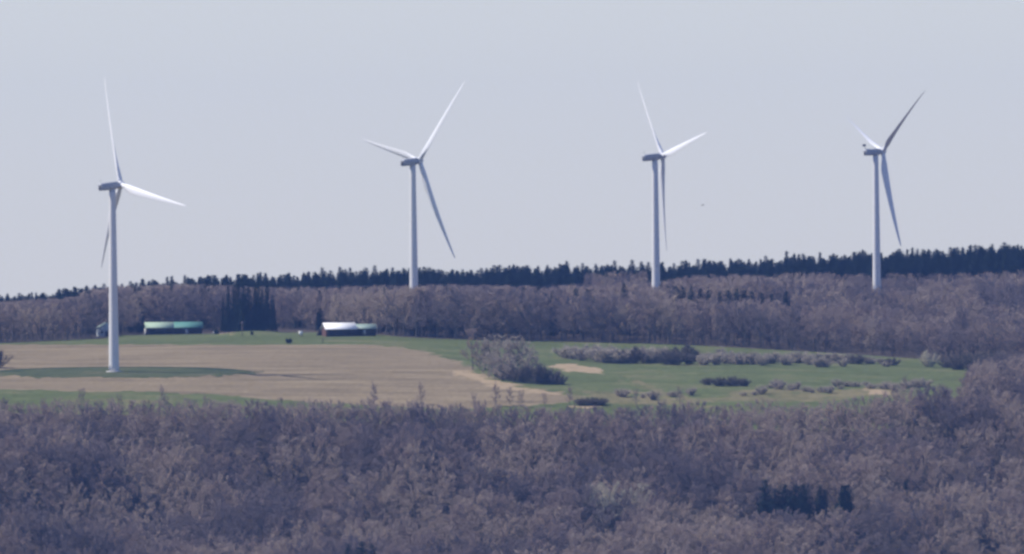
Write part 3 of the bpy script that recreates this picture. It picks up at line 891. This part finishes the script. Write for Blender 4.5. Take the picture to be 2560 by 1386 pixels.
# --- conifers standing in the near wood (each cut free by a small gap in front)
front_con = [(1915, 1345, 143, 3, .8), (1940, 1352, 128, 1, 1.2), (1964, 1352, 138, 3, 1.05), (1990, 1346, 131, 1, 1.25), (2010, 1350, 137, 3, 1.0), (1976, 1364, 122, 1, 1.25), (2000, 1368, 116, 3, 1.2),
             (2050, 1330, 114, 1, .8), (2064, 1326, 102, 2, 1.0), (2117, 1352, 138, 3, 1.15), (2113, 1346, 128, 1, 1.2), (872, 1492, 130, 1, 1.0), (905, 1494, 137, 3, .95), (932, 1492, 128, 1, 1.0), (2265, 1300, 96, 2, 1.0)]
clear = []
for (u, v, hp, k, sx) in front_con:
    p = point_at(u, v)
    clear.append((p.x, p.y, (8.5 if 2100 < u < 2125 else 5.5) * sx))
    if u < 1000: lb, gp = 'dark conifer poking up at the bottom edge left of centre', 'conifers cut by the bottom edge'
    elif u < 2030: lb, gp = 'dark conifer in the tight clump standing in the near bare wood', 'conifer clump in the near wood'
    elif u < 2100: lb, gp = 'slim lighter conifer between the dark clump and the lone conifer', 'slim conifers beside the clump'
    elif u == 2117: lb, gp = 'lone broad dark conifer right of the clump in the near wood', None
    elif u < 2200: lb, gp = 'narrow conifer pressed against the left side of the lone broad conifer', None
    else: lb, gp = 'small faint conifer top farthest right in the near bare wood', None
    sc = hp * p.y / F / 14
    put('conifer_tree', p, sc, rng.random() * 6.28, (C_wood[k], C_crown[k]), lb, 'conifer', gp, sx=sx)
pale = [(1497, 1345, 138, .95), (1527, 1340, 142, 1.05), (1600, 1335, 132, .95)]
for i, (u, v, hp, sx) in enumerate(pale):
    p = point_at(u, v); clear.append((p.x, p.y, 4.5))
    put('bare_tree', p, hp * p.y / F / PT_H[1], i * 2.0, (T_wood[1], T_crown_pale),
        ['pale straw-coloured bare tree, left of the bright pair in the near wood', 'brightest straw-coloured bare tree in the near wood', 'pale straw-coloured bare tree, right of the brightest one'][i], 'tree')
clear = np.array(clear)

# --- the near wood
X, D = scatter(-270, 270, 3790, 4650, 6.4)
ok = is_front_wood(X, D) & ~is_back_wood(X, D)
u = 1280 + X * F / D
ok &= (u > -160) & (u < 2720)
dx = X[:, None] - clear[None, :, 0]; dd = D[:, None] - clear[None, :, 1]
ok &= ~((np.abs(dx) < clear[None, :, 2]) & (dd > -25) & (dd < 4)).any(1)
gap = fbm(X / 26 + 50, D / 20, 2)
ok &= gap > -.6
ok_idx = np.nonzero(ok)[0]
X, D = X[ok], D[ok]; Z = terrain(X, D)
idx = rng.integers(0, 6, len(X)); sc = rng.uniform(.66, .98, len(X)) * (1 + .32 * fbm(X / 34, D / 28, 2)); rz = rng.random(len(X)) * 6.28
sc = np.where(D > 4130, sc * .62, sc)
lim_d = np.interp(u, FRONT_U, FRONT_D)[ok_idx]
sc = sc * np.where(D < 4130, np.clip(.5 + (lim_d - D) / 55, .5, 1), 1)
uu, vv = project(X, D, Z)
# tree heights capped at image rows along the field edge
ytop = np.interp(uu, [0, 500, 1000, 1400, 1800, 2150, 2330, 2420, 2560], [998, 1003, 1004, 1002, 1006, 988, 945, 908, 880]) + rng.uniform(-15, 18, len(X))
sc = np.minimum(sc, np.maximum(3.0, (vv - ytop) * D / F) / np.array(PT_H)[idx])
topv = vv - np.array(PT_H)[idx] * sc * F / D
vis = (topv < 1350) & (uu > 8) & (uu < 2552)
order = np.argsort(np.where(vis, D, 1e9))[:270]
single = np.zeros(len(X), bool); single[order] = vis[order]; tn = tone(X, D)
for i in np.nonzero(single)[0]:
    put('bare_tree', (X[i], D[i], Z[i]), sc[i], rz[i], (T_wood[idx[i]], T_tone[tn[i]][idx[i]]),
        'bare grey-brown tree in the nearest rows of the leafless wood along the bottom edge', 'tree', 'bare trees in the nearest rows')
m = ~single
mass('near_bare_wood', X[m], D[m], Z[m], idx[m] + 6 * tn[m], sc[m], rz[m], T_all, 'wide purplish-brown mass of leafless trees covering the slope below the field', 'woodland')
print('near wood', len(X), single.sum())

# --- the far wood behind the field
X, D = scatter(-310, 310, 4560, 5260, 8.2)
X = np.concatenate([X, -43.8 + rng.uniform(-13, 13, 14), -43.8 + rng.uniform(-5, 5, 12)]); D = np.concatenate([D, rng.uniform(4642, 4658, 14), rng.uniform(4634, 4656, 12)])
Z = terrain(X, D)
uu, vv = project(X, D, Z)
ok = is_back_wood(X, D) & (uu > -140) & (uu < 2700)
ok &= np.hypot(X + 43.8, D - 4665) > 3.5
ok &= ~((np.abs(uu - 434) < 85) & (D < point_at(434, 836).y + 10)) & ~((np.abs(uu - 870) < 80) & (D < point_at(848, 841).y + 14)) & ~((np.abs(uu - 270) < 40) & (D < point_at(266, 841).y + 9))
idx = rng.integers(0, 6, len(X)); idx[-12:] = 3; H = np.array(PT_H)[idx]
sc = rng.uniform(.82, 1.22, len(X)) * (1 + .34 * fbm(X / 19, D / 24, 2))
lim = np.interp(uu, LIM_U, LIM_Y)
lim = np.where(D < np.where((uu > 1630) & (uu < 1990), 4850, 4795), np.maximum(lim, np.interp(uu, [1000, 1500, 1640, 1900, 2200, 2560], [708, 722, 746, 748, 752, 764])), lim)
lim = np.where((D > 5140) & (uu > 1470) & (uu < 1610), 681, lim)
lim = np.where((D < 4828) & (uu > 1612) & (uu < 1672), 709, lim)
lim = np.where((D < 5050) & (uu > 2160) & (uu < 2232), np.maximum(lim, 716), lim)
hmax = (vv - lim + rng.uniform(-15, 8, len(X))) * D / F
right = np.clip((uu - 1750) / 500, 0, 1)
sc = sc * (1 - .28 * right)
screen = ((np.abs(uu - 1038) < 42) & (D < 4661)) | ((np.abs(uu - 1642) < 32) & (D > 4760) & (D < 4826))
sc = np.where(screen, np.clip(hmax / H, 0, 1.45), np.minimum(sc, hmax / H))
ok &= sc * H > 5.5
X, D, Z, idx, sc = X[ok], D[ok], Z[ok], idx[ok], sc[ok]
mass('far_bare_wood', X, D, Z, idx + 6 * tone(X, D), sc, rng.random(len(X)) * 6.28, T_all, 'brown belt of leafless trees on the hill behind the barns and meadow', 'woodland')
print('far wood', len(X))

# --- ridge conifers
def dens(u):
    return np.interp(u, [-100, 0, 215, 240, 430, 560, 690, 720, 1000, 1060, 1380, 1430, 1640, 1680, 2700], [.8, .9, .95, .6, .62, .8, .8, .9, .9, 1, 1, .9, .9, .98, 1])
X, D = scatter(-300, 300, 5215, 5410, 5.6, .48)
Z = terrain(X, D); uu, vv = project(X, D, Z)
ok = (uu > -40) & (uu < 2600) & (rng.random(len(X)) < dens(uu) * .78)
X, D, Z, uu = X[ok], D[ok], Z[ok], uu[ok]
k = rng.choice(4, len(X), p=[.3, .3, .2, .2]); sc = (.60 + .44 * rng.random(len(X)) ** 1.1 + .14 * fbm(X / 14, D / 30, 2)) * np.interp(uu, [0, 100, 280, 450, 700, 1000, 1500, 1700, 2000, 2560], [.80, .92, 1.06, 1.10, 1.04, 1.04, .98, 1.0, 1.08, 1.08]); rz = rng.random(len(X)) * 6.28
o = np.argsort(D)
o = o[(uu[o] > 2) & (uu[o] < 2558)][:262]
single = np.zeros(len(X), bool); single[o] = True
for i in np.nonzero(single)[0]:
    q = int(np.searchsorted([283, 1037, 1641, 2194], uu[i]))
    gp = ['left of the nearest turbine', 'between the first and second turbines from the left', 'between the second and third turbines from the left', 'between the third and fourth turbines from the left', 'right of the rightmost turbine'][q]
    put('conifer_tree', (X[i], D[i], Z[i]), sc[i], rz[i], (C_wood[k[i]], C_crown[k[i]]), 'dark conifer in the ridge-top row ' + gp, 'conifer', 'ridge conifers ' + gp, sx=1.2)
m = ~single
mass('conifer_wood', X[m], D[m], Z[m], k[m], sc[m], rz[m], C_all, 'dark blue-green conifers massed along the far side of the skyline', 'conifer wood')
print('ridge conifers', len(X))

# --- single conifers among the far wood
def conifer_top(u, v, D, hp, k, label, group=None, sx=1.0):
    """conifer at distance D whose top is seen at row v"""
    p = at_depth(u, D)
    _, yb = project(p.x, p.y, p.z)
    h = (yb - v) * D / F
    put('conifer_tree', p, h / 14, rng.random() * 6.28, (C_wood[k], C_crown[k]), label, 'conifer', group, sx=sx)
for (u_, v_, w_) in [(560, 742, .5), (572, 716, .6), (585, 700, .62), (597, 706, .7), (608, 696, .6), (624, 704, .6), (637, 712, .6), (648, 699, .6), (657, 722, .6), (668, 710, .55), (681, 738, .5), (612, 735, .8), (640, 742, .8), (652, 752, .5)]:
    conifer_top(u_ + rng.uniform(-2, 2), v_, 4722 + rng.uniform(-10, 16) + (50 if abs(u_ - 622) > 33 else 0), 0, int(rng.integers(0, 4)),
                'tall dark conifer in the clump reaching down to the grass hump between the barns', 'conifer clump between the barns', w_)
for (u_, v_, w_) in [(1652, 712, .8), (1668, 714, .8), (1690, 716, .8), (1708, 718, .8), (1730, 716, .8), (1752, 722, .8), (1772, 726, .7), (1800, 730, .8), (1822, 726, .8), (1843, 722, .8), (1862, 726, .8), (1880, 730, .8), (1905, 733, .8), (1930, 736, .7), (1966, 728, .9)]:
    conifer_top(u_, v_, 4800 + rng.uniform(0, 40), 0, int(rng.choice([1, 3, 3])), 'small dark conifer in the broken line on the brown hill right of the third turbine', 'broken conifer line right of the third turbine', w_)
for i in range(34):
    u_ = 240 + 40 * i + rng.uniform(-18, 18)
    if 540 < u_ < 700 or abs(u_ - 1037) < 30 or u_ > 1590: continue
    conifer_top(u_, float(np.interp(u_, LIM_U, LIM_Y)) + rng.uniform(-6, 14), rng.uniform(4840, 4900) if u_ < 950 else rng.uniform(4730, 4800), 0, int(rng.choice([0, 1, 3])), 'dark conifer scattered singly where the brown wood meets the ridge conifers', 'scattered conifers below the ridge row', rng.uniform(.7, 1.1))
conifer_top(345, 738, 4800, 0, 3, 'broad dark conifer above the left end of the long barn', None, 1.0)
conifer_top(218, 715, 4800, 0, 1, 'dark conifer just left of the nearest turbine tower, below the skyline', None, .7)
conifer_top(800, 726, 4770, 0, 2, 'slim dark conifer above the left end of the white barn roof', None, .7)
conifer_top(1380, 735, 4680, 0, 2, 'slim dark conifer in the far bare wood, right of the other slim ones', None, .6)
conifer_top(1288, 728, 4700, 0, 2, 'slim dark conifer in the far bare wood midway between second and third turbines', None, .6)
conifer_top(1130, 738, 4660, 0, 2, 'slim dark conifer in the far bare wood right of the second turbine', None, .6)
conifer_top(1062, 668, 5180, 0, 3, 'broad tall conifer beside the second turbine tower', None, 1.0)
conifer_top(1912, 752, 4760, 0, 2, 'tiny dark conifer alone on the brown hill below the broken conifer line', None, .5)

# --- thicket, hedge row and bushes on the meadow
thicket = [(1182, 925, 66, 0), (1200, 924, 66, 2), (1214, 926, 76, 1), (1228, 928, 84, 1), (1243, 930, 80, 4), (1258, 934, 90, 0), (1273, 938, 86, 3), (1288, 940, 94, 3), (1303, 940, 92, 2), (1318, 944, 84, 2), (1222, 944, 62, 3), (1238, 950, 58, 1), (1255, 953, 66, 1), (1275, 955, 62, 1), (1332, 948, 66, 1)]
for i, (u_, v_, hp, k_) in enumerate(thicket):
    p = point_at(u_, v_)
    lb = 'leaning dark-trunked bare tree at the left end of the meadow thicket' if i == 0 else 'grey bare tree in the thicket between tan field and meadow'
    e_ = 2 + (i % 2)
    put('bare_tree', p, .88 * hp * p.y / F / (11 if e_ == 2 else 10), i * 1.7, (T_wood[k_], T_crown[k_]) if i == 0 else (E_wood[e_], E_crown[e_]), lb, 'tree', None if i == 0 else 'thicket trees', sx=1.05 if i == 0 else 1.15)
for i, (u_, v_, hp, k_) in enumerate([(1290, 956, 36, 0), (1315, 958, 46, 2), (1340, 960, 48, 0), (1362, 960, 40, 1), (1385, 961, 34, 1), (1268, 950, 34, 3), (1402, 962, 24, 3)]):
    p = point_at(u_, v_)
    put('dense_shrub', p, hp * 1.1 * p.y / F / [4, 3.2, 4.6, 2.6][k_], i * 1.3, (S_stem[k_], S_twd[k_]), 'dark dense shrub at the lower right of the meadow thicket', 'shrub', 'dark shrubs of the thicket', ('stems', 'twigs'), .95)
hedge_u = np.concatenate([np.arange(1425, 1560, 15), np.arange(1570, 2240, 15)])
for i, u_ in enumerate(hedge_u):
    base = np.interp(u_, [1420, 1500, 1700, 2000, 2240], [897, 911, 914, 917, 922]) - rng.uniform(0, 12)
    hp = np.interp(u_, [1420, 1520, 1620, 1800, 2000, 2240], [32, 40, 42, 34, 28, 18]) * rng.uniform(.7, 1.15)
    p = point_at(u_ + rng.uniform(-6, 6), base)
    k_ = int(rng.integers(0, 4)); dk = rng.random() < .18
    q = int(np.searchsorted([1640, 1920], u_))
    wh = ['left third', 'middle', 'right third'][q]
    put('bare_shrub', p, hp * p.y / F / [4, 3.2, 4.6, 2.6][k_], rng.random() * 6, (S_stem[k_], (S_twd if dk else S_tw)[k_]),
        ('dark' if dk else 'grey-brown') + ' leafless shrub in the hedge row across the meadow, its ' + wh, 'shrub', 'hedge row shrubs, ' + wh + (', dark' if dk else ''), ('stems', 'twigs'), 1.25)
p = point_at(2322, 918)
put('pale_shrub', p, 40 * p.y / F / 4, 0, (S_stem[0], S_twp[0]), 'pale rounded blossoming bush at the right end of the meadow', 'shrub', None, ('stems', 'twigs'), .95)
lone = [(1770, 963, 20, 1, 1), (1800, 966, 24, 3, 1), (1835, 966, 26, 3, 1), (1862, 966, 20, 3, 1)]
for u_, v_, hp, k_, dk in lone:
    p = point_at(u_, v_)
    put('dense_shrub', p, hp * p.y / F / [4, 3.2, 4.6, 2.6][k_], u_, (S_stem[k_], S_twd[k_]), 'dark low shrub in the clump standing alone on the lower meadow', 'shrub', 'lone dark clump on the lower meadow', ('stems', 'twigs'), 1.1)
for u_, hp in [(1450, 18), (1475, 20), (1500, 18)]:
    p = point_at(u_, 1013)
    put('dense_shrub', p, hp * p.y / F / 2.6, u_, (S_stem[3], S_twd[3]), 'very dark low shrub at the wood edge right below the thicket', 'shrub', 'very dark shrubs at the wood edge', ('stems', 'twigs'), 1.3)
scrub_u = list(np.arange(1860, 2300, 19)) + [1560, 1600, 1640, 1680, 1720]
for u_ in scrub_u:
    v_ = np.interp(u_, [1560, 1900, 2300], [1000, 978, 968]) + rng.uniform(-8, 10)
    p = point_at(u_ + rng.uniform(-9, 9), v_); k_ = int(rng.integers(0, 4))
    put('bare_shrub', p, rng.uniform(9, 24) * p.y / F / [4, 3.2, 4.6, 2.6][k_], rng.random() * 6, (S_stem[k_], S_tw[k_]), 'grey leafless shrub scattered along the lower right edge of the meadow', 'shrub', 'scattered lower meadow shrubs', ('stems', 'twigs'), 1.35)
for u_, v_, hp, k_ in [(2395, 925, 40, 1), (2425, 928, 48, 2), (2455, 925, 44, 0), (2490, 922, 50, 2), (2370, 920, 26, 3)]:
    p = point_at(u_, v_)
    put('bare_shrub', p, hp * p.y / F / [4, 3.2, 4.6, 2.6][k_], u_, (S_stem[k_], S_twd[k_]), 'dark leafless shrub where the meadow closes at the right', 'shrub', 'shrubs closing the meadow at the right', ('stems', 'twigs'))
p = point_at(-8, 921)
put('dense_shrub', p, 52 * p.y / F / 4, 1, (S_stem[0], S_twd[0]), 'dark shrub cut by the left edge beside the tan field', 'shrub', None, ('stems', 'twigs'), 1.0)
for (u_, v_, hp, lb) in [(541, 836, 12, 'small dark bush beside the soil patch right of the long barn'), (630, 838, 9, 'tiny dark bush on the grass hump below the short pale post'), (722, 859, 14, 'small dark bush low on the grass left of the white box')]:
    p = point_at(u_, v_)
    st, lf = shrub(400 + u_, 2.2, 1.3, 12, 60, .2)
    put('evergreen_bush', p, hp * p.y / F / 2.2, u_, (st.mesh('stems', M_bark), lf.mesh('leaves', M_needle)), lb, 'bush', None, ('stems', 'leaves'))

# --- thin trees along the lower field edge
edge = [(203, 1030, 58, 3, 'spindly bare tree at the lower field edge near the left side'), (300, 1030, 44, 3, 'faint bare tree at the lower field edge below the nearest turbine'),
        (405, 1016, 54, 2, 'narrow bare tree at the lower field edge right of the nearest turbine'), (512, 1034, 52, 5, 'very thin bare tree at the lower field edge below the long barn'),
        (474, 1018, 22, 3, 'short bush-like bare tree left of the very thin one on the field edge'), (934, 1014, 60, 0, 'bare tree at the lower field edge below the white-roofed barn'),
        (1052, 1012, 58, 2, 'thin bare tree at the lower field edge below the second turbine'), (1185, 1020, 38, 3, 'small bare tree at the field edge left of the cluster under the thicket'),
        (1240, 1016, 62, 0, 'tallest bare tree of the cluster at the field edge under the thicket'), (1275, 1014, 46, 3, 'middle bare tree of the cluster at the field edge under the thicket'),
        (1302, 1018, 44, 1, 'right bare tree of the cluster at the field edge under the thicket'), (1362, 1016, 34, 3, 'small bare tree at the field edge left of the pale track end'),
        (1424, 1012, 50, 2, 'faint slim bare tree at the field edge left of the very dark shrubs'), (1590, 1012, 40, 3, 'slim bare tree at the meadow edge right of the very dark shrubs'),
        (1700, 1012, 46, 1, 'broad bare tree at the lower meadow edge below the hedge row'), (2262, 990, 52, 2, 'bare tree at the lower right meadow corner')]
for u_, v_, hp, k_, lb in edge:
    p = point_at(u_, v_); e_ = 1 if k_ in (1, 3) else 0
    put('bare_tree', p, hp * p.y / F / 10, u_, (E_wood[e_], E_crown[e_]), lb, 'tree', sx=.6 if k_ == 5 else 1.0)
